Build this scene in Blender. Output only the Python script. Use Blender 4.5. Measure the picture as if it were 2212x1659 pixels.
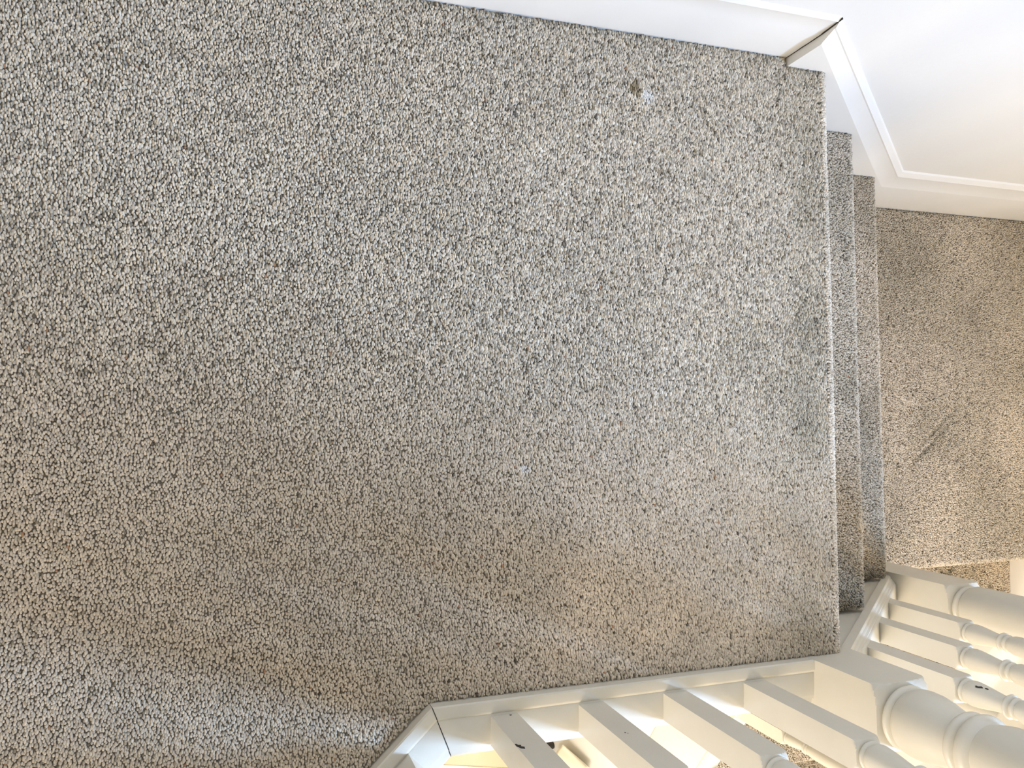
import bpy, bmesh, math, random
import numpy as np
from mathutils import Matrix, Vector
for o in list(bpy.data.objects): bpy.data.objects.remove(o)
S = bpy.context.scene
C = S.collection
rng = np.random.default_rng(7)
random.seed(4)

# ------------------------------------------------------------------ camera
CAM_H = 0.96
M = Matrix(((0.94713886, -0.00863532, 0.32070766),
            (0.00539983, -0.99906701, -0.04284791),
            (0.32077845, 0.04231469, -0.94620857)))       # world -> camera (x right, y down, z forward)
Rw = M.transposed() @ Matrix(((1, 0, 0), (0, -1, 0), (0, 0, -1)))
cam = bpy.data.cameras.new('camera'); camo = bpy.data.objects.new('camera', cam); C.objects.link(camo)
camo.matrix_world = Matrix.Translation((0, 0, CAM_H)) @ Rw.to_4x4()
cam.sensor_width = 36.0; cam.lens = 1754.1 / 2212 * 36.0
cam.clip_start = 0.02; cam.clip_end = 50
S.camera = camo
# ------------------------------------------------------------------ world, lights, exposure
W = bpy.data.worlds.new('world'); S.world = W; W.use_nodes = True
bg = W.node_tree.nodes['Background']
bg.inputs[0].default_value = (1.0, 0.89, 0.69, 1); bg.inputs[1].default_value = 0.445
def area(name, loc, target, sx, sy, power, col):
    l = bpy.data.lights.new(name, 'AREA'); l.shape = 'RECTANGLE'; l.size = sx; l.size_y = sy
    l.energy = power; l.color = col
    o = bpy.data.objects.new(name, l); C.objects.link(o); o.location = loc
    d = Vector(target) - Vector(loc)
    o.rotation_euler = d.to_track_quat('-Z', 'Y').to_euler()
    return o
# daylight entering the window in the east wall above the stairs
area('window_daylight', (2.36, -0.90, 1.85), (0.2, -0.1, 0.0), 0.60, 0.85, 192, (0.39, 0.61, 1.0))
# warm light from an unseen source south of the stairwell, and the lamp in the hall below
area('south_warm_light', (-0.5, -2.4, 0.35), (0.9, -0.4, -0.2), 1.3, 1.2, 76, (1.0, 0.84, 0.68))
area('hall_lamp_light', (0.70, -1.5, -1.0), (1.3, -1.1, -1.7), 0.35, 0.35, 16, (1.0, 0.90, 0.72))
area('stair_lamp_light', (1.75, -1.35, 0.45), (1.55, 0.0, -0.6), 0.3, 0.3, 14, (1.0, 0.76, 0.44))
S.view_settings.view_transform = 'Standard'; S.view_settings.look = 'None'
S.view_settings.exposure = -0.08; S.view_settings.gamma = 1.0; S.view_settings.use_curve_mapping = False

# ------------------------------------------------------------------ materials
def mat(name, col, rough=0.5, bump=0.0, bscale=40, spec=0.5, var=0.0, vscale=6, dark=None):
    m = bpy.data.materials.new(name); m.use_nodes = True
    N = m.node_tree.nodes; L = m.node_tree.links; b = N['Principled BSDF']
    b.inputs['Base Color'].default_value = (*col, 1); b.inputs['Roughness'].default_value = rough
    b.inputs['Specular IOR Level'].default_value = spec
    tc = N.new('ShaderNodeTexCoord')
    if var or dark:
        n = N.new('ShaderNodeTexNoise'); n.inputs['Scale'].default_value = vscale; n.inputs['Detail'].default_value = 5
        L.new(tc.outputs['Object'], n.inputs['Vector'])
        r = N.new('ShaderNodeValToRGB'); L.new(n.outputs['Fac'], r.inputs[0])
        r.color_ramp.elements[0].position = 0.3; r.color_ramp.elements[1].position = 0.7
        d = dark or tuple(c * (1 - var) for c in col)
        r.color_ramp.elements[0].color = (*d, 1); r.color_ramp.elements[1].color = (*col, 1)
        L.new(r.outputs[0], b.inputs['Base Color'])
    if bump:
        n2 = N.new('ShaderNodeTexNoise'); n2.inputs['Scale'].default_value = bscale; n2.inputs['Detail'].default_value = 4
        L.new(tc.outputs['Object'], n2.inputs['Vector'])
        bp = N.new('ShaderNodeBump'); bp.inputs['Strength'].default_value = bump; bp.inputs['Distance'].default_value = 0.002
        L.new(n2.outputs['Fac'], bp.inputs['Height']); L.new(bp.outputs[0], b.inputs['Normal'])
    return m
M_wall = mat('wall_paint', (0.77, 0.765, 0.745), 0.75, 0.25, 60, 0.3)
M_trim = mat('gloss_trim_paint', (0.82, 0.805, 0.77), 0.33, 0.12, 45, 0.5, 0.03, 9)
M_rail = mat('aged_gloss_paint', (0.665, 0.635, 0.545), 0.38, 0.2, 60, 0.5, 0.06, 14)
M_crack = mat('dark_gap', (0.035, 0.03, 0.025), 0.9)
M_base = mat('carpet_backing', (0.36, 0.315, 0.25), 1.0, 0.6, 300, 0.0)
M_floor = mat('pale_hall_floor', (0.74, 0.62, 0.45), 0.4, 0.05, 30, 0.4, 0.06, 3)
M_cloth = mat('pale_cloth', (0.88, 0.86, 0.74), 0.9, 0.1, 80, 0.1)
M_black = mat('black_leather', (0.02, 0.018, 0.015), 0.45, 0.1, 200)
M_plaster = mat('ceiling_paint', (0.82, 0.80, 0.76), 0.8, 0.1, 50, 0.2)
M_frame = mat('window_frame_paint', (0.8, 0.8, 0.78), 0.35)
M_glass = bpy.data.materials.new('window_glass'); M_glass.use_nodes = True
_n = M_glass.node_tree.nodes; _l = M_glass.node_tree.links
_b = _n['Principled BSDF']; _b.inputs['Transmission Weight'].default_value = 1; _b.inputs['Roughness'].default_value = 0.02; _b.inputs['IOR'].default_value = 1.01
M_pile = bpy.data.materials.new('carpet_pile'); M_pile.use_nodes = True
_n = M_pile.node_tree.nodes; _l = M_pile.node_tree.links
_b = _n['Principled BSDF']; _b.inputs['Roughness'].default_value = 0.85; _b.inputs['Specular IOR Level'].default_value = 0.25
_b.inputs['Sheen Weight'].default_value = 0.15
_a = _n.new('ShaderNodeAttribute'); _a.attribute_type = 'INSTANCER'; _a.attribute_name = 'tc'
_l.new(_a.outputs['Color'], _b.inputs['Base Color'])

# ------------------------------------------------------------------ helpers
def mesh_obj(name, verts, faces, m, parent=None, smooth=False, autos=None):
    me = bpy.data.meshes.new(name); me.from_pydata([tuple(v) for v in verts], [], faces); me.update()
    bm = bmesh.new(); bm.from_mesh(me); bmesh.ops.recalc_face_normals(bm, faces=bm.faces); bm.to_mesh(me); bm.free()
    me.materials.append(m)
    if smooth:
        me.polygons.foreach_set('use_smooth', [True] * len(me.polygons))
        if autos: me.set_sharp_from_angle(angle=math.radians(autos))
    o = bpy.data.objects.new(name, me); C.objects.link(o)
    if parent: o.parent = parent
    return o
def loft(name, rings, m, parent=None, smooth=False, autos=None, closed=True, cap=True):
    n = len(rings[0]); V = [p for r in rings for p in r]; F = []
    for i in range(len(rings) - 1):
        for j in range(n if closed else n - 1):
            k = (j + 1) % n
            F.append((i * n + j, i * n + k, (i + 1) * n + k, (i + 1) * n + j))
    if cap and closed:
        F.append(tuple(range(n))[::-1]); F.append(tuple((len(rings) - 1) * n + j for j in range(n)))
    return mesh_obj(name, V, F, m, parent, smooth, autos)
def box(name, x0, x1, y0, y1, z0, z1, m, parent=None, bev=0.0):
    bm = bmesh.new(); bmesh.ops.create_cube(bm, size=1)
    bmesh.ops.scale(bm, vec=(x1 - x0, y1 - y0, z1 - z0), verts=bm.verts)
    bmesh.ops.translate(bm, vec=((x0 + x1) / 2, (y0 + y1) / 2, (z0 + z1) / 2), verts=bm.verts)
    if bev: bmesh.ops.bevel(bm, geom=bm.edges[:], offset=bev, segments=2, affect='EDGES')
    me = bpy.data.meshes.new(name); bm.to_mesh(me); bm.free(); me.materials.append(m)
    o = bpy.data.objects.new(name, me); C.objects.link(o)
    if parent: o.parent = parent
    return o
def structure(o): o['kind'] = 'structure'; return o
def empty(name, loc, label, cat, group=None):
    o = bpy.data.objects.new(name, None); C.objects.link(o); o.location = loc; o.empty_display_size = .05
    o['label'] = label; o['category'] = cat
    if group: o['group'] = group
    return o
def adopt(root, *obs):          # parent objects modelled in world coordinates
    for o in obs:
        o.parent = root; o.matrix_parent_inverse = Matrix.Translation(root.location).inverted()
class Noise:                    # smooth value noise on a lattice
    def __init__(s, seed): s.g = np.random.default_rng(seed).random((128, 128))
    def __call__(s, x, y, sc):
        x = x * sc + 31.7; y = y * sc + 17.3
        xi = np.floor(x).astype(int); yi = np.floor(y).astype(int); fx = x - xi; fy = y - yi
        fx = fx * fx * (3 - 2 * fx); fy = fy * fy * (3 - 2 * fy); g = s.g
        a = g[xi % 128, yi % 128]; b = g[(xi + 1) % 128, yi % 128]; c = g[xi % 128, (yi + 1) % 128]; d = g[(xi + 1) % 128, (yi + 1) % 128]
        return (a * (1 - fx) + b * fx) * (1 - fy) + (c * (1 - fx) + d * fx) * fy
N1, N2, N3, N4 = Noise(1), Noise(2), Noise(3), Noise(4)

# ------------------------------------------------------------------ key dimensions
R_ = 0.20                       # riser
YW = 0.5215                     # north wall plane
YS = 0.503                      # face of the stair string and lower skirting
YL = 0.516                      # face of the landing skirting
YR = -0.337                     # inner face of the base rail / newels
NX = [0.820, 1.043, 1.280]      # nosings of the upper flight
QZ = -0.60; QY = -0.372         # lower landing level, its nosing
GY = 0.237                      # going of the lower flight
XE = 2.09; XEW = 2.12           # east string face, east wall plane
HZ = -2.40                      # hall floor
SL = -0.885                     # slope of upper flight
SL2 = 0.2 / GY
def nos1(x): return SL * (x - 0.82)
def nos2(y): return QZ + SL2 * (y - QY)

# ------------------------------------------------------------------ setting: walls and floors
structure(box('wall_north', -1.6, 2.32, YW, YW + .12, HZ, 2.6, M_wall))
WY0, WY1, WZ0, WZ1 = -1.20, -0.58, 1.40, 2.20
def wall_with_hole():
    bm = bmesh.new()
    for (a, b, c, d) in ((-3.2, WY0, HZ, 2.6), (WY1, YW, HZ, 2.6), (WY0, WY1, HZ, WZ0), (WY0, WY1, WZ1, 2.6)):
        r = bmesh.ops.create_cube(bm, size=1)['verts']
        bmesh.ops.scale(bm, vec=(.2, b - a, d - c), verts=r)
        bmesh.ops.translate(bm, vec=(XEW + .1, (a + b) / 2, (c + d) / 2), verts=r)
    me = bpy.data.meshes.new('wall_east'); bm.to_mesh(me); bm.free(); me.materials.append(M_wall)
    o = bpy.data.objects.new('wall_east', me); C.objects.link(o); return structure(o)
wall_with_hole()
def window():
    bm = bmesh.new(); t = .045
    for (a, b, c, d) in ((WY0, WY0 + t, WZ0, WZ1), (WY1 - t, WY1, WZ0, WZ1), (WY0 + t, WY1 - t, WZ0, WZ0 + t), (WY0 + t, WY1 - t, WZ1 - t, WZ1)):
        r = bmesh.ops.create_cube(bm, size=1)['verts']
        bmesh.ops.scale(bm, vec=(.05, b - a, d - c), verts=r)
        bmesh.ops.translate(bm, vec=(XEW + .1, (a + b) / 2, (c + d) / 2), verts=r)
    me = bpy.data.meshes.new('window_1'); bm.to_mesh(me); bm.free(); me.materials.append(M_frame)
    o = bpy.data.objects.new('window_1', me); C.objects.link(o); return structure(o)
window()
# upper landing floor slab (seen only as carpet) with its diagonal edge over the well
K = Vector((0.218, YR)); DD = Vector((-0.7325, -0.6807)).normalized(); DN = Vector((-DD.y, DD.x))   # diagonal direction, its outward (well side) normal
if DN.dot(Vector((1, -1))) < 0: DN = -DN
DEND = K + DD * 0.75
poly = [(-1.5, YW), (NX[0] - .012, YW), (NX[0] - .012, YR), (K.x, K.y), (DEND.x, DEND.y), (-1.5, DEND.y)]
structure(loft('floor', [[(x, y, -.25) for x, y in poly], [(x, y, -.006) for x, y in poly]], M_plaster))
structure(box('floor', 1.27, XEW, QY + .012, YW, QZ - .2, QZ - .006, M_plaster))
structure(box('floor', -2.5, XEW, -3.2, YW, HZ - .1, HZ, M_floor))

# skirtings: profile (depth, height)
def skirt_landing():
    prof = [(YL, -.004), (YL, .072), (YL + .0010, .077), (YL + .0024, .104), (YL + .0014, .107), (YL + .0040, .114), (YW + .002, .1165), (YW + .002, -.004)]
    return structure(loft('baseboard_north', [[(x, y, z) for y, z in prof] for x in (-1.5, .7468)], M_trim, None, True, 25))
skirt_landing()
def string_north():             # sloping wall string and the skirting of the lower landing, one moulded run
    def ring(x, a, foot, s=1.0):
        return [(x, YS, foot), (x, YS, a - .004 * s), (x, YS + .0015, a), (x, YS + .0095, a + .036 * s), (x, YS + .0090, a + .040 * s), (x, YS + .0150, a + .052 * s), (x, YW + .002, a + .056 * s), (x, YW + .002, foot)]
    al = lambda x: .075 - .886 * (x - .7478)
    r = [ring(.7478, al(.7478), -.01, .66), ring(.80, al(.80), -.35, .70)]
    xc = 1.345
    r.append(ring(xc, -.453, -.62, 1.12)); r.append(ring(XEW, -.453, -.62, 1.0))
    return structure(loft('baseboard_stair', r, M_trim, None, True, 22))
string_north()
def string_east():
    def ring(y, a, foot, s=1.0):
        return [(XE, y, foot), (XE, y, a - .004), (XE + .0015, y, a), (XE + .011, y, a + .04 * s), (XE + .02, y, a + .056 * s), (XEW + .002, y, a + .06 * s), (XEW + .002, y, foot)]
    r = [ring(YS, -.453, -.62), ring(-.20, -.453, -.9, 1.1), ring(-2.4, nos2(-2.4), nos2(-2.4) - .35, 1.3)]
    return structure(loft('baseboard_east', r, M_trim, None, True, 22))
string_east()
# open joint between landing skirting and stair string
jz = [(0, 0), (.018, .0005), (.034, -.0003), (.05, .0004), (.064, -.0002), (.077, .0002), (.09, .0006), (.104, 0), (.115, .0003)]
loft_r = [[(a, YL - .0007 + max(0, z - .077) * .06, z) for a in (.7466 + dx, .7472 + dx + .0006 * (z > .03))] + [(a, YL + .004, z) for a in (.7472 + dx, .7466 + dx)] for z, dx in jz]
structure(loft('trim_1', loft_r, M_crack))
# fascia under the landing edge, spandrel panelling beneath the flights
structure(loft('wall_well', [[(K.x + .012, YR - .045, z), (NX[0] + .02, YR - .045, z), (NX[0] + .02, YR - .02, z), (K.x + .0, YR - .02, z)] for z in (-.40, .0)], M_wall))
a0 = K + DN * .045; a1 = DEND + DN * .045; b0 = K + DN * .02; b1 = DEND + DN * .02
structure(loft('wall_diagonal', [[(a0.x, a0.y, z), (a1.x, a1.y, z), (b1.x, b1.y, z), (b0.x, b0.y, z)] for z in (-.40, .0)], M_wall))
sp = [(-.43, nos2(-.43) - .10), (-2.35, nos2(-2.35) - .10), (-2.35, HZ), (-.43, HZ)]
structure(loft('wall_spandrel', [[(x, y, z) for y, z in sp] for x in (1.300, 1.312)], M_wall))

# ------------------------------------------------------------------ turned posts
def turned(name, w, z0, blk, prof, top, m, parent, rot=0.0, center=(0, 0), seg=48):
    """square post of side w from z0, block to blk, lathe profile [(z, r)...] intersected with the square, square again from top[0] to top[1]"""
    h = w / 2; R = h * math.sqrt(2)
    zr = [(z0, 9), (blk - .0001, 9), (blk, R * 1.0)]
    zr += prof
    zr += [(top[0], R), (top[0] + .0001, 9), (top[1], 9)]
    rings = []
    th = [rot + math.pi / 4 + 2 * math.pi * (i + .0) / seg for i in range(seg)]
    for z, r in zr:
        ring = []
        for t in th:
            a = t - rot; q = h / max(abs(math.cos(a)), abs(math.sin(a)))
            rr = min(q, r)
            if r > 1 or q < R * .985 and rr == q: pass
            ring.append((center[0] + rr * math.cos(t), center[1] + rr * math.sin(t), z))
        rings.append(ring)
    return loft(name, rings, m, parent, True, 28)
def shoulder(blk, R, r1, dz, n=7):      # rounded shoulder from the corner radius in to r1
    return [(blk + dz * math.sin(i / n * math.pi / 2), r1 + (R - r1) * math.cos(i / n * math.pi / 2)) for i in range(1, n + 1)]
def torus(z, h, r, r0, n=7):
    return [(z + h * (i / n), r0 + (r - r0) * math.sin(math.pi * i / n) ** .6) for i in range(0, n + 1)]
def newel_prof(blk, top):
    R = .0425 * math.sqrt(2)
    p = shoulder(blk, R, .034, .014)
    p += torus(blk + .0155, .011, .0405, .0345)
    p += [(blk + .0275, .0360), (blk + .031, .0385), (blk + .036, .0405), (blk + .045, .0415), (blk + .058, .0410), (blk + .072, .0385), (blk + .086, .0350), (blk + .096, .0320), (blk + .102, .0310)]
    p += torus(blk + .103, .014, .0375, .0315)
    p += torus(blk + .1185, .020, .0405, .0330)
    z = blk + .141
    p += [(z, .034), (z + .02, .0385), (z + .06, .041), (z + .12, .039), (z + .2, .034), (z + .26, .030)]
    z += .265
    p += torus(z, .014, .036, .030)
    p += [(z + .018, .034), (z + .05, .040), (top - .02, .040)]
    p = [q for q in p if q[0] < top - .015]
    p += [(top - .012, .036), (top - .006, .05)]
    return p
def newel_prof2(blk, top):
    R = .043 * math.sqrt(2)
    p = shoulder(blk, R, .034, .014)
    p += torus(blk + .0155, .013, .0405, .0345)
    p += [(blk + .0295, .0370), (blk + .033, .0400), (blk + .040, .0425), (blk + .060, .0432), (blk + .13, .0430), (blk + .22, .0415), (blk + .30, .037), (blk + .34, .031)]
    p += torus(blk + .343, .014, .0375, .0315)
    p += torus(blk + .3585, .018, .0405, .0330)
    p += [(blk + .38, .035), (top - .08, .041), (top - .02, .040), (top - .012, .036), (top - .006, .05)]
    return p
def bal_prof(blk, top):
    R = .017 * math.sqrt(2)
    p = shoulder(blk, R, .0135, .009)
    p += torus(blk + .0095, .006, .0165, .0138)
    p += [(blk + .0165, .0145), (blk + .019, .0160), (blk + .025, .0168), (blk + .033, .0162), (blk + .045, .0146), (blk + .058, .0125), (blk + .068, .0112), (blk + .0735, .0108)]
    p += torus(blk + .074, .008, .0158, .011)
    p += torus(blk + .083, .007, .0140, .011)
    z = blk + .0915
    p += [(z, .0125), (z + .008, .015), (z + .03, .0165), (z + .07, .0165), (z + .14, .0145), (z + .20, .0115)]
    z += .205
    p += torus(z, .008, .0155, .0115)
    p += [(z + .012, .0135), (z + .035, .0165), (z + .06, .0165)]
    p = [q for q in p if q[0] < top - .012]
    p += [(top - .010, .014), (top - .004, .02)]
    return p
def baluster(x, y, z0, blk, top, parent, m, rot=0.0):
    return turned('baluster', .034, z0, blk, bal_prof(blk, top[0]), top, m, parent, rot, (x, y), 40)

# ------------------------------------------------------------------ landing balustrade
ZR = .017
lb = empty('landing_balustrade', (.5, -.373, 0), 'white painted balustrade along the upper landing edge, with thick turned corner newel', 'balustrade')
parts = []
rail_prof = [(0, -.02), (0, .0150), (.0015, ZR), (.012, ZR + .0008), (.0150, ZR - .0005), (.0165, ZR - .0025), (.018, ZR - .0020), (.047, ZR - .0022), (.0500, ZR - .0035), (.0530, ZR - .0042),
             (.0535, ZR - .0070), (.060, ZR - .0085), (.0640, ZR - .013), (.0650, ZR - .020), (.062, ZR - .028), (.052, ZR - .031), (.030, ZR - .032), (.004, -.02)]
tm = math.tan(0.5 * math.acos(max(-1, min(1, DD.dot(Vector((-1, 0)))))))       # mitre shift per unit of depth
# run along the stairs side: mitred at the corner K
ringA = [(K.x + d * tm + .0003, YR - d, z) for d, z in rail_prof]
ringB = [(.757, YR - d, z) for d, z in rail_prof]
parts.append(loft('base_rail', [ringA, ringB], M_rail, None, True, 30))
def dp(s, d): v = K + DD * s + DN * d; return v
ringA = [(*dp(-d * tm * -1 + .0003, d), z) for d, z in rail_prof]
ringB = [(*dp(.75, d), z) for d, z in rail_prof]
parts.append(loft('base_rail', [ringA, ringB], M_rail, None, True, 30))
# open mitre joint
j = [(K.x + d * tm - .0006, YR - d, z + .0003) for d, z in rail_prof[1:13]]
jb = [(K.x + d * tm + .0005, YR - d, z + .0003) for d, z in rail_prof[1:13]]
parts.append(mesh_obj('mitre_crack', j + jb, [(i, i + 1, i + 13, i + 12) for i in range(11)], M_crack))
n1 = turned('newel_post', .085, -.02, .118, newel_prof(.118, .74), (.74, .95), M_rail, None, 0, (.7995, YR - .0425), 64)
parts.append(n1)
# rounded nosing cap of newel hidden above the frame
BX = [.3065, .4210, .5395, .6605]
bals = []
for x in BX:
    b = baluster(x, -.373, ZR - .003, .215, (.62, .80), None, M_rail); bals.append(b); parts.append(b)
# post and balusters on the diagonal run
ang = math.atan2(DD.y, DD.x)
c = dp(.054 + .0425, .017 + .0425)
parts.append(turned('newel_post', .085, ZR - .003, .118, newel_prof(.118, .74), (.74, .95), M_rail, None, ang, (c.x, c.y), 64))
for s in (.24, .357, .474, .591, .708):
    c = dp(s, .036); parts.append(baluster(c.x, c.y, ZR - .003, .215, (.62, .80), None, M_rail, ang))
hr = [(-.03, .80), (-.03, .82), (-.022, .838), (0, .845), (.022, .838), (.03, .82), (.03, .80)]
parts.append(loft('handrail', [[(x, -.373 + d, z) for d, z in hr] for x in (.235, .757)], M_rail, None, True, 30))
parts.append(loft('handrail', [[(*dp(s, .036 + d), z) for d, z in hr] for s in (.14, .75)], M_rail, None, True, 30))
adopt(lb, *parts)
def chip(parent, pts, off):        # a flake of missing paint: irregular thin plate showing dark wood
    o = mesh_obj('paint_chip', pts + [tuple(p[k] + off[k] for k in range(3)) for p in pts],
                 [tuple(range(len(pts))), tuple(range(len(pts), 2 * len(pts)))] + [(i, (i + 1) % len(pts), len(pts) + (i + 1) % len(pts), len(pts) + i) for i in range(len(pts))], M_crack)
    o['label'] = 'dark chip in the paint'
    o.parent = parent          # the baluster's own world matrix is the identity
    return o
yb = -.356 + .0003
chip(bals[0], [(.2896, yb, .104), (.2915, yb, .1035), (.2925, yb, .1075), (.2955, yb, .1085), (.2945, yb, .112), (.2975, yb, .1145), (.2962, yb, .1195), (.2925, yb, .117), (.2905, yb, .112), (.2896, yb, .1105)], (0, -.001, 0))
chip(bals[0], [(.312, yb, .019), (.3142, yb, .0187), (.3148, yb, .0205), (.3125, yb, .021)], (0, -.001, 0))
chip(bals[1], [(.417, yb, .115), (.4178, yb, .1145), (.4184, yb, .1165), (.4174, yb, .1168)], (0, -.001, 0))
chip(bals[1], [(.4192, yb, .1178), (.4200, yb, .1175), (.4203, yb, .1190), (.4195, yb, .1188)], (0, -.001, 0))

# ------------------------------------------------------------------ stair balustrade of the upper flight
def zc(x): return -.014 + SL * (x - .848)        # top arris of the cap
sb = empty('stair_balustrade', (1.2, -.373, -.6), 'white balustrade going down beside the short upper flight, three balusters and lower newel', 'balustrade')
parts = []
cp = [(0, -.019), (0, -.0015), (.0012, 0), (.0042, .0012), (.0052, .0030), (.0068, .0052), (.0082, .0058), (.0090, .0072), (.0106, .0098), (.0122, .0104), (.0130, .0120), (.0150, .0142), (.0170, .0150),
      (.054, .0150), (.0560, .0142), (.058, .0120), (.0600, .0098), (.0640, .0058), (.0670, .0012), (.069, -.0015), (.069, -.019)]
xr = [.836, 1.310]
parts.append(loft('string_cap', [[(x, YR - .0005 - d, zc(x) + z) for d, z in cp] for x in xr], M_rail, None, True, 30))
parts.append(loft('outer_string', [[(x, YR - d, zc(x) + z) for d, z in ((.006, -.018), (.062, -.018), (.062, -.30), (.006, -.30))] for x in xr], M_rail))
BXS = [.937, 1.0650, 1.190]
sbal = []
for x in BXS:
    b = baluster(x, -.373, zc(x) - .02, zc(x) + .182, (zc(x) + .60, zc(x) + .80), None, M_rail); sbal.append(b); parts.append(b)
parts.append(turned('newel_post', .086, -.9, -.285, newel_prof2(-.285, .30), (.30, .50), M_rail, None, 0, (1.346, -.373), 64))
parts.append(loft('handrail', [[(x, -.373 + d, zc(x) + z) for d, z in hr] for x in (.842, 1.303)], M_rail, None, True, 30))
adopt(sb, *parts)
# chip on the vase of the nearest stair baluster
cz = zc(.937) + .182
def vp(a, z, r): return (.937 + (r + .0004) * math.cos(a + .6), -.373 + (r + .0004) * math.sin(a + .6), z)
chip(sbal[0], [vp(1.62, cz + .034, .0164), vp(1.48, cz + .033, .0164), vp(1.50, cz + .037, .0162), vp(1.36, cz + .0405, .0160), vp(1.42, cz + .043, .0156), vp(1.58, cz + .038, .0162)], (0, -.001, 0))
chip(sbal[0], [vp(1.36, cz + .045, .0150), vp(1.29, cz + .0455, .0150), vp(1.26, cz + .049, .0146), vp(1.32, cz + .049, .0146)], (0, -.001, 0))

# lower flight balustrade
def z2(y): return nos2(y) + .012
l2 = empty('lower_balustrade', (1.305, -1.2, -1.3), 'brightly lit white balustrade of the lower flight, seen between the landing balusters', 'balustrade')
parts = []
cp2 = [(1.278, -.020), (1.278, -.003), (1.281, 0), (1.328, 0), (1.331, -.003), (1.331, -.020)]
parts.append(loft('string_cap', [[(x, y, z2(y) + z) for x, z in cp2] for y in (-.414, -2.35)], M_rail, None, True, 30))
parts.append(loft('outer_string', [[(x, y, z2(y) + z) for x, z in ((1.286, -.018), (1.324, -.018), (1.324, -.30), (1.286, -.30))] for y in (-.414, -2.35)], M_rail))
for i in range(14):
    y = -.545 - .127 * i
    parts.append(baluster(1.305, y, z2(y) - .02, z2(y) + .17, (z2(y) + .58, z2(y) + .66), None, M_rail))
parts.append(loft('handrail', [[(1.305 + d, y, z2(y) - .16 + z) for d, z in hr] for y in (-.414, -2.35)], M_rail, None, True, 30))
parts.append(turned('newel_post', .086, HZ, -1.9, newel_prof(-1.9, -1.45), (-1.45, -1.2), M_rail, None, 0, (1.305, -2.39), 48))
adopt(l2, *parts)

# ------------------------------------------------------------------ carpet: base surface + individually placed tufts
def pile_nodes(r):
    g = bpy.data.node_groups.new('carpet_tufts', 'GeometryNodeTree')
    g.interface.new_socket('Geometry', in_out='INPUT', socket_type='NodeSocketGeometry')
    g.interface.new_socket('Geometry', in_out='OUTPUT', socket_type='NodeSocketGeometry')
    N = g.nodes; L = g.links
    gi = N.new('NodeGroupInput'); go = N.new('NodeGroupOutput')
    ico = N.new('GeometryNodeMeshIcoSphere'); ico.inputs['Radius'].default_value = 1.0; ico.inputs['Subdivisions'].default_value = 2
    ss = N.new('GeometryNodeSetShadeSmooth'); L.new(ico.outputs[0], ss.inputs[0])
    sm = N.new('GeometryNodeSetMaterial'); sm.inputs['Material'].default_value = M_pile; L.new(ss.outputs[0], sm.inputs[0])
    def attr(name, t):
        a = N.new('GeometryNodeInputNamedAttribute'); a.data_type = t; a.inputs['Name'].default_value = name
        return [o for o in a.outputs if o.enabled][0]
    io = N.new('GeometryNodeInstanceOnPoints')
    L.new(gi.outputs[0], io.inputs['Points']); L.new(sm.outputs[0], io.inputs['Instance'])
    L.new(attr('tuft', 'BOOLEAN'), io.inputs['Selection'])
    L.new(attr('rot', 'FLOAT_VECTOR'), io.inputs['Rotation']); L.new(attr('scl', 'FLOAT_VECTOR'), io.inputs['Scale'])
    jn = N.new('GeometryNodeJoinGeometry'); L.new(gi.outputs[0], jn.inputs[0]); L.new(io.outputs[0], jn.inputs[0])
    L.new(jn.outputs[0], go.inputs[0])
    return g
PG = pile_nodes(1)
LIGHT = np.array([0.77, 0.675, 0.55]); DARK = np.array([0.20, 0.165, 0.12]); MID = np.array([0.46, 0.39, 0.29])
def tuft_colors(x, y, flecks=0.05, soil_shade=None, seed=0, sd=.12):
    r = np.random.default_rng(100 + seed); n = len(x)
    v = np.clip(.88 + sd * r.normal(0, 1, n), .25, 1.12)
    blot = N1(x, y, 5) * .6 + N2(x, y, 14) * .4
    v *= .92 + .16 * blot
    col = LIGHT * v[:, None]
    warm = np.clip((N3(x, y, 9) - .55) * 2, 0, 1)[:, None]
    col = col * (1 - .12 * warm) + MID * 1.1 * (.12 * warm)
    f = r.random(n); clump = N4(x, y, 60)
    isf = (f < flecks * (.4 + 1.6 * clump))
    col[isf] = MID[None] * r.uniform(.55, 1.0, isf.sum())[:, None]
    isd = (f > 1 - flecks * .15); col[isd] = DARK[None] * r.uniform(.5, 1.1, isd.sum())[:, None]
    iso = (f > .5) & (f < .5008); col[iso] = np.array([.42, .24, .14])
    if soil_shade is not None: col *= (1 - soil_shade)[:, None]; col[:, 2] *= (1 - .15 * soil_shade)
    return col
def make_carpet(name, bverts, bfaces, P, rot, scl, col, parent=None):
    nb = len(bverts); n = len(P)
    me = bpy.data.meshes.new(name)
    me.from_pydata([tuple(v) for v in bverts] + [tuple(map(float, p)) for p in P], [], bfaces)
    me.materials.append(M_base)
    me.polygons.foreach_set('use_smooth', [True] * len(me.polygons))
    a = me.attributes.new('tuft', 'BOOLEAN', 'POINT'); a.data.foreach_set('value', np.r_[np.zeros(nb, bool), np.ones(n, bool)])
    a = me.attributes.new('rot', 'FLOAT_VECTOR', 'POINT'); a.data.foreach_set('vector', np.r_[np.zeros((nb, 3)), rot].astype(np.float32).ravel())
    a = me.attributes.new('scl', 'FLOAT_VECTOR', 'POINT'); a.data.foreach_set('vector', np.r_[np.ones((nb, 3)), scl].astype(np.float32).ravel())
    c4 = np.ones((nb + n, 4), np.float32); c4[nb:, :3] = col
    a = me.attributes.new('tc', 'FLOAT_COLOR', 'POINT'); a.data.foreach_set('color', c4.ravel())
    o = bpy.data.objects.new(name, me); C.objects.link(o)
    if parent: o.parent = parent; o.matrix_parent_inverse = Matrix.Translation(parent.location).inverted()
    m = o.modifiers.new('pile', 'NODES'); m.node_group = PG
    o['kind'] = 'stuff'
    return o
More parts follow.
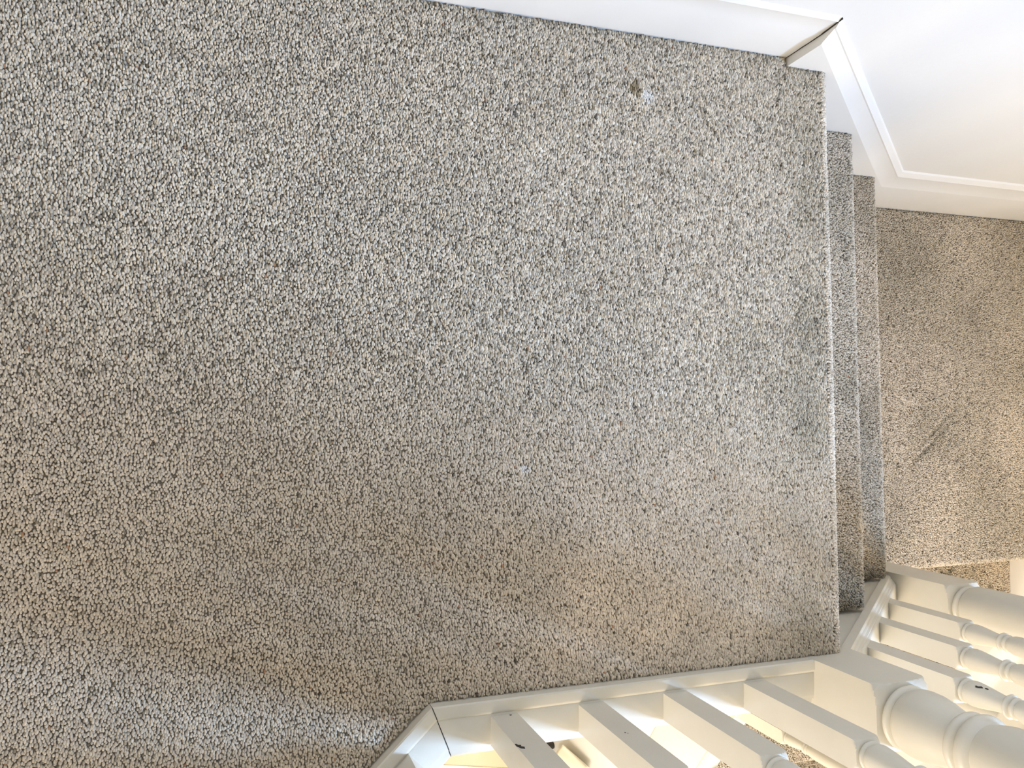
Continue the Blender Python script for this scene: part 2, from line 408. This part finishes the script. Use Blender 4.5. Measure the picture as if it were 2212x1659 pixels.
def jitter_grid(u0, u1, v0, v1, p, r, amt=.42):
    nu = int((u1 - u0) / p); nv = int((v1 - v0) / (p * .9))
    U, V = np.meshgrid(np.arange(nu), np.arange(nv), indexing='ij')
    u = u0 + (U + .5 + .5 * (V % 2)) * p + r.uniform(-amt, amt, U.shape) * p
    v = v0 + (V + .5) * p * .9 + r.uniform(-amt, amt, U.shape) * p
    k = (u < u1)
    return u[k], v[k]
def blob(x, y, cx, cy, rx, ry, a=0):
    dx = (x - cx) * math.cos(a) + (y - cy) * math.sin(a); dy = -(x - cx) * math.sin(a) + (y - cy) * math.cos(a)
    return np.exp(-((dx / rx) ** 2 + (dy / ry) ** 2))

# landing carpet ---------------------------------------------------
def landing_carpet():
    r = np.random.default_rng(11); p = .0030
    nr = .016                                     # nosing radius
    xn = NX[0] - nr
    # flat part
    x, y = jitter_grid(-.55, xn, -.75, YL - .001, p, r)
    rel = (x - K.x) * DN.x + (y - K.y) * DN.y      # beyond diagonal?
    ok = (y > YR + .001) | ((rel < -.002) & (x < K.x + .001)) 
    ok &= ~((x > .757) & (y < YR + .001))
    ok &= ~((x > .7435) & (y > YS - .001))
    x, y, rel = x[ok], y[ok], rel[ok]
    edge_s = np.where(x > K.x, y - YR, -rel); edge_n = np.where(x > .745, YS, YL) - y
    wav = .0006 * (N1(x, y, 8) - .5) * 2
    z = np.full_like(x, -.0005) + wav
    P = np.c_[x, y, z]
    lean = (N2(x, y, 2.2) - .5) * .9
    kk = np.clip((y + .06) * 8, 0, 1)                      # far side: more tilt, and tone contrast painted up for the raking window light
    tl = .18 + .24 * kk
    ry = r.normal(0, 1, len(x)) * tl; rx = r.normal(0, 1, len(x)) * tl + lean
    # the nap falls towards the wall side on the far half
    rx -= np.clip((y + .02) * 6, -.6, .6) * .35
    sc = r.uniform(.82, 1.18, len(x))
    s = np.c_[.00150 * sc * (1 - .12 * kk), .0018 * sc * r.uniform(.8, 1.5, len(x)) * (1 + .35 * np.clip((x - .1) * 2, 0, 1)), .0028 * r.uniform(.8, 1.2, len(x))]
    soil_shade = .10 * N3(x, y, 3) + .20 * np.clip(.45 - x, 0, .8) + .06 * kk + .42 * np.exp(-np.clip(edge_n, 0, 1) / .004) + .30 * np.exp(-np.clip(edge_s, 0, 1) / .005)  # blotches and edge dirt, plus leftward darkening painted for the fading window light
    soil_shade += .20 * np.exp(-((x - .775) / .04) ** 2) * np.clip(N1(x, y, 12) * 1.6 - .4, 0, 1)      # scuffed tread line before the nosing
    soil_shade += .22 * blob(x, y, .70, .03, .10, .10) * N2(x, y, 20) + .18 * blob(x, y, .76, -.30, .06, .05)
    soil_shade = np.clip(soil_shade, 0, .75)
    col = tuft_colors(x, y, .04, soil_shade, 1, .10 + .14 * kk)
    # worn brown spot and pale spot beside it
    m = blob(x, y, .503, .440, .009, .014, .5) + .25 * (r.random(len(x)) - .5); k = m > .5
    col[k] = np.array([.33, .26, .165]) * r.uniform(.7, 1.2, k.sum())[:, None]
    m = blob(x, y, .522, .431, .009, .012, .2) + .2 * (r.random(len(x)) - .5); k2 = (m > .48) & ~k
    col[k2] = np.array([.70, .66, .60]); s[k2, 2] *= .8
    m = blob(x, y, .342, -.064, .010, .006, 0) + .3 * (r.random(len(x)) - .5); k2 = m > .55
    col[k2] = np.array([.68, .65, .60])
    # nosing roll: angle from 0 (up) to 150 degrees, then down the riser
    L0 = nr * math.radians(165); L1 = .15
    u, yy = jitter_grid(0, L0 + L1, YR - .0, YS, p * .92, r)
    bul = .0035 * (N4(yy, yy * 0, 3.0) - .5)
    th = np.minimum(u / nr, math.radians(165)); ex = np.clip(u - L0, 0, 1)
    X = xn + nr * np.sin(th) + bul * np.sin(th); Z = -nr + nr * np.cos(th) - .0
    X = X - np.where(ex > 0, .004, 0); Z = Z - ex
    X = np.where(ex > 0, np.minimum(X, xn + .002), X)
    k3 = ~((yy < YR + .0)) 
    P2 = np.c_[X, yy, Z][k3]; th = th[k3]; u_ = u[k3]; yy = yy[k3]
    n2 = len(P2); sc = r.uniform(.82, 1.15, n2)
    s2 = np.c_[.0015 * sc, .0017 * sc, .0030 * r.uniform(.8, 1.2, n2)]
    rot2 = np.c_[r.normal(0, .25, n2), th + r.normal(0, .25, n2), np.zeros(n2)]
    col2 = tuft_colors(P2[:, 0] + u_, yy, .045, np.clip(.05 + .25 * (N2(yy, yy, 9) - .5), 0, 1), 2) * 1.04
    # base surface
    bv = [(x, y, -.0022) for x, y in [(-1.5, YL + .01), (xn, YL + .01), (xn, YR - .0), (K.x, K.y), (DEND.x, DEND.y), (-1.5, DEND.y)]]
    bf = [(0, 1, 2, 3, 4, 5)]
    prof = [(xn + (nr - .003) * math.sin(t), -nr + (nr - .003) * math.cos(t)) for t in np.linspace(0, math.radians(170), 12)] + [(xn - .002, -.19)]
    i0 = len(bv)
    for a, b in prof: bv += [(a, YR, b), (a, YS, b)]
    for i in range(len(prof) - 1): bf.append((i0 + 2 * i, i0 + 2 * i + 1, i0 + 2 * i + 3, i0 + 2 * i + 2))
    rot = np.c_[rx, ry, r.uniform(0, 0, len(x))]
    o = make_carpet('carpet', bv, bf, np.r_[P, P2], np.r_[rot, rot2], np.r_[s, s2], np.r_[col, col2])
    o['label'] = 'large worn beige-grey twist pile carpet covering the upper landing, with brown spot near skirting'
    o['category'] = 'carpet'
    return o
landing_carpet()

# generic carpeted step: tread + rolled nosing + riser, along a local frame
def step_carpet(name, parent, kind, n0, depth, zt, w0, w1, pitch, seed, rise, flecks=.06, soil_shade_fn=None, nr=.014, tufts=True):
    """kind 'x': nosing at x=n0 facing +X, width in Y; kind 'y': nosing at y=n0 facing -Y, width in X"""
    r = np.random.default_rng(seed)
    L0 = nr * math.radians(160); TL = depth - nr
    if tufts: u, w = jitter_grid(0, TL + L0 + rise, w0, w1, pitch, r)
    else: u = np.zeros(0); w = np.zeros(0)
    th = np.clip((u - TL) / nr, 0, math.radians(160)); ex = np.clip(u - TL - L0, 0, 9)
    a = np.where(u < TL, u - TL, nr * np.sin(th)); b = np.where(u < TL, 0, -nr + nr * np.cos(th)) - ex
    bul = .004 * (N4(w, w * 0 + seed, 3.0) - .5); a = a + bul * np.sin(th)
    a = np.where(ex > 0, .001, a)
    n = len(u); sc = r.uniform(.8, 1.2, n); q = pitch / .0041
    s = np.c_[.0020 * sc * q, .0022 * sc * q, .0042 * q * r.uniform(.75, 1.2, n)]
    if kind == 'x':
        P = np.c_[n0 - nr + a, w, zt + b]; rot = np.c_[r.normal(0, .28, n), th + r.normal(0, .28, n), np.zeros(n)]
    else:
        P = np.c_[w, n0 + nr - a, zt + b]; rot = np.c_[th + r.normal(0, .28, n), r.normal(0, .28, n), np.zeros(n)]
    soil_shade = .12 * N3(P[:, 0], P[:, 1], 6)
    if soil_shade_fn is not None: soil_shade = soil_shade + soil_shade_fn(P[:, 0], P[:, 1], P[:, 2], r)
    col = tuft_colors(P[:, 0] + 3, P[:, 1] + P[:, 2] * .7, flecks, np.clip(soil_shade, 0, .85), seed)
    d = .0025
    prof = [(-TL, -d), (0, -d)] + [((nr - d) * math.sin(t), -nr + (nr - d) * math.cos(t)) for t in np.linspace(.2, math.radians(165), 9)] + [(-.002, -nr * 2 - rise + .02)]
    bv, bf = [], []
    for a_, b_ in prof:
        if kind == 'x': bv += [(n0 - nr + a_, w0, zt + b_), (n0 - nr + a_, w1, zt + b_)]
        else: bv += [(w0, n0 + nr - a_, zt + b_), (w1, n0 + nr - a_, zt + b_)]
    for i in range(len(prof) - 1): bf.append((2 * i, 2 * i + 1, 2 * i + 3, 2 * i + 2))
    return make_carpet(name, bv, bf, P, rot, s, col, parent)

# upper flight -----------------------------------------------------
uf = empty('upper_stairs', (1.05, .08, -.6), 'short flight of two carpeted steps between upper and lower landing', 'stairs')
for i in (1, 2):
    z = -R_ * i; x0 = NX[i - 1] - .02; x1 = NX[i]
    st = box('step', x0 + .006, x1 - .018, YR + .004, YS - .003, z - .2, z - .006, M_base)
    adopt(uf, st)
    def sf(x, y, zz, r, i=i):
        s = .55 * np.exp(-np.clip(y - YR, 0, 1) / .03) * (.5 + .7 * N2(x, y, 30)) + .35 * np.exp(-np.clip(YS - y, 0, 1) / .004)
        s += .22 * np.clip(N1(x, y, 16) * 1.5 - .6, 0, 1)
        return s
    c_ = step_carpet('carpet_cover', None, 'x', x1, x1 - x0, z, YR + .002, YS - .001, .0031, 30 + i, .17, .07, sf)
    adopt(uf, c_)

# lower landing carpet ---------------------------------------------
def soil_shade_q(x, y, z, r):
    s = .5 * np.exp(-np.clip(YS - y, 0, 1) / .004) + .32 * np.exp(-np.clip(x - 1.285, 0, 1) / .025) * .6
    s += .22 * np.clip(N1(x, y, 7) * 1.5 - .6, 0, 1)
    # diagonal dents shaded in colour only: dark groove lines, lighter ridges beside them
    for (cx, cy, L_, a_) in ((1.640, -.030, .085, .66), (1.625, -.062, .075, .72), (1.575, -.098, .030, .60)):
        s += .34 * blob(x, y, cx, cy, L_, .0045, a_) - .16 * blob(x, y, cx - .006, cy + .008, L_, .0045, a_)
    return s
qc = step_carpet('carpet', None, 'y', QY, YS - QY - .001, QZ, 1.27, XE - .001, .0033, 50, .17, .08, soil_shade_q)
qc['label'] = 'beige flecked carpet on the small lower landing, with two diagonal dents'; qc['category'] = 'carpet'

# lower flight -----------------------------------------------------
lf = empty('lower_stairs', (1.7, -1.2, HZ), 'lower carpeted flight going down from the small landing towards the hall', 'stairs')
for i in range(1, 9):
    z = QZ - R_ * i; y1 = QY - GY * (i - 1) + .02; y0 = QY - GY * i
    st = box('step', 1.3255, XE + .01, y0 + .018, y1 - .006, z - .2, z - .006, M_base)
    adopt(lf, st)
    def sf2(x, y, zz, r):
        return .25 * np.clip(N1(x, y, 14) * 1.4 - .5, 0, 1) + .30 * (N2(x, y, 80) > .62) * (N3(x, y, 12) > .5)
    c_ = step_carpet('carpet_cover', None, 'y', y0, y1 - y0, z, 1.3265, XE - .001, .0036, 70 + i, .17, .09, sf2, tufts=(i <= 5))
    adopt(lf, c_)

# ------------------------------------------------------------------ hall: cloth hung against the spandrel, dark shoe
def cloth():
    V, F = [], []; nu, nv = 26, 14
    for i in range(nu + 1):
        for k in range(nv + 1):
            t = i / nu; s = k / nv
            y = -1.33 - .34 * t; z = -1.93 - (.24 + .06 * math.sin(t * 9)) * s - .10 * t
            x = 1.288 - .006 * (1 + math.sin(t * 15 + s * 3.0)) - .004 * (1 + math.sin(t * 27 - s * 4)) - .006 * s
            V.append((x, y, z))
    for i in range(nu):
        for k in range(nv):
            a = i * (nv + 1) + k; F.append((a, a + 1, a + nv + 2, a + nv + 1))
    o = mesh_obj('hanging_cloth', V, F, M_cloth, None, True)
    m = o.modifiers.new('thickness', 'SOLIDIFY'); m.thickness = .004
    o['label'] = 'pale yellow-lit folded cloth hanging down by the lower stairs'; o['category'] = 'cloth'
    return o
cloth()
def shoe():
    rt = empty('shoe', (1.217, -1.408, HZ), 'small dark shoe tip on the hall floor, between first two landing balusters', 'shoe')
    L = .16; rings = []; sole = []
    for i in range(13):
        t = i / 12; w = .036 * (1 - .25 * abs(t - .3)) * (math.sin(math.pi * min(1, .12 + t * .80)) ** .35 if t > .6 else 1)
        w = max(w, .006); h = .065 if t < .45 else .065 - .018 * ((t - .45) / .55)
        cx = rt.location.x + (t - .5) * L; cy = rt.location.y
        rings.append([(cx, cy + w * math.cos(a), HZ + .012 + (h * max(0, math.sin(a)))) for a in np.linspace(0, math.pi, 11)])
        sole.append([(cx, cy + sx * (w + .003), HZ + zz) for sx, zz in ((1, 0), (1, .013), (-1, .013), (-1, 0))])
    u = loft('upper', rings, M_black, None, True); s = loft('sole', sole, M_black)
    adopt(rt, u, s)
shoe()

def rug():
    bm = bmesh.new(); bmesh.ops.create_grid(bm, x_segments=40, y_segments=30, size=1)
    for v in bm.verts:
        ux, uy = v.co.x * .44, v.co.y * .375; v.co.x = .72 + .982 * ux + .19 * uy; v.co.y = -1.80 - .19 * ux + .982 * uy
        v.co.z = HZ + .006 + .0015 * math.sin(v.co.x * 31) * math.sin(v.co.y * 27)
    r = bmesh.ops.extrude_face_region(bm, geom=bm.faces[:]); vs = [g for g in r['geom'] if isinstance(g, bmesh.types.BMVert)]
    for v in vs: v.co.z = HZ + .001
    bmesh.ops.recalc_face_normals(bm, faces=bm.faces)
    me = bpy.data.meshes.new('rug'); bm.to_mesh(me); bm.free(); me.materials.append(M_cloth)
    o = bpy.data.objects.new('rug', me); C.objects.link(o)
    o['label'] = 'white flat rug edge on the hall floor, beyond corner of landing base rail'; o['category'] = 'rug'
rug()
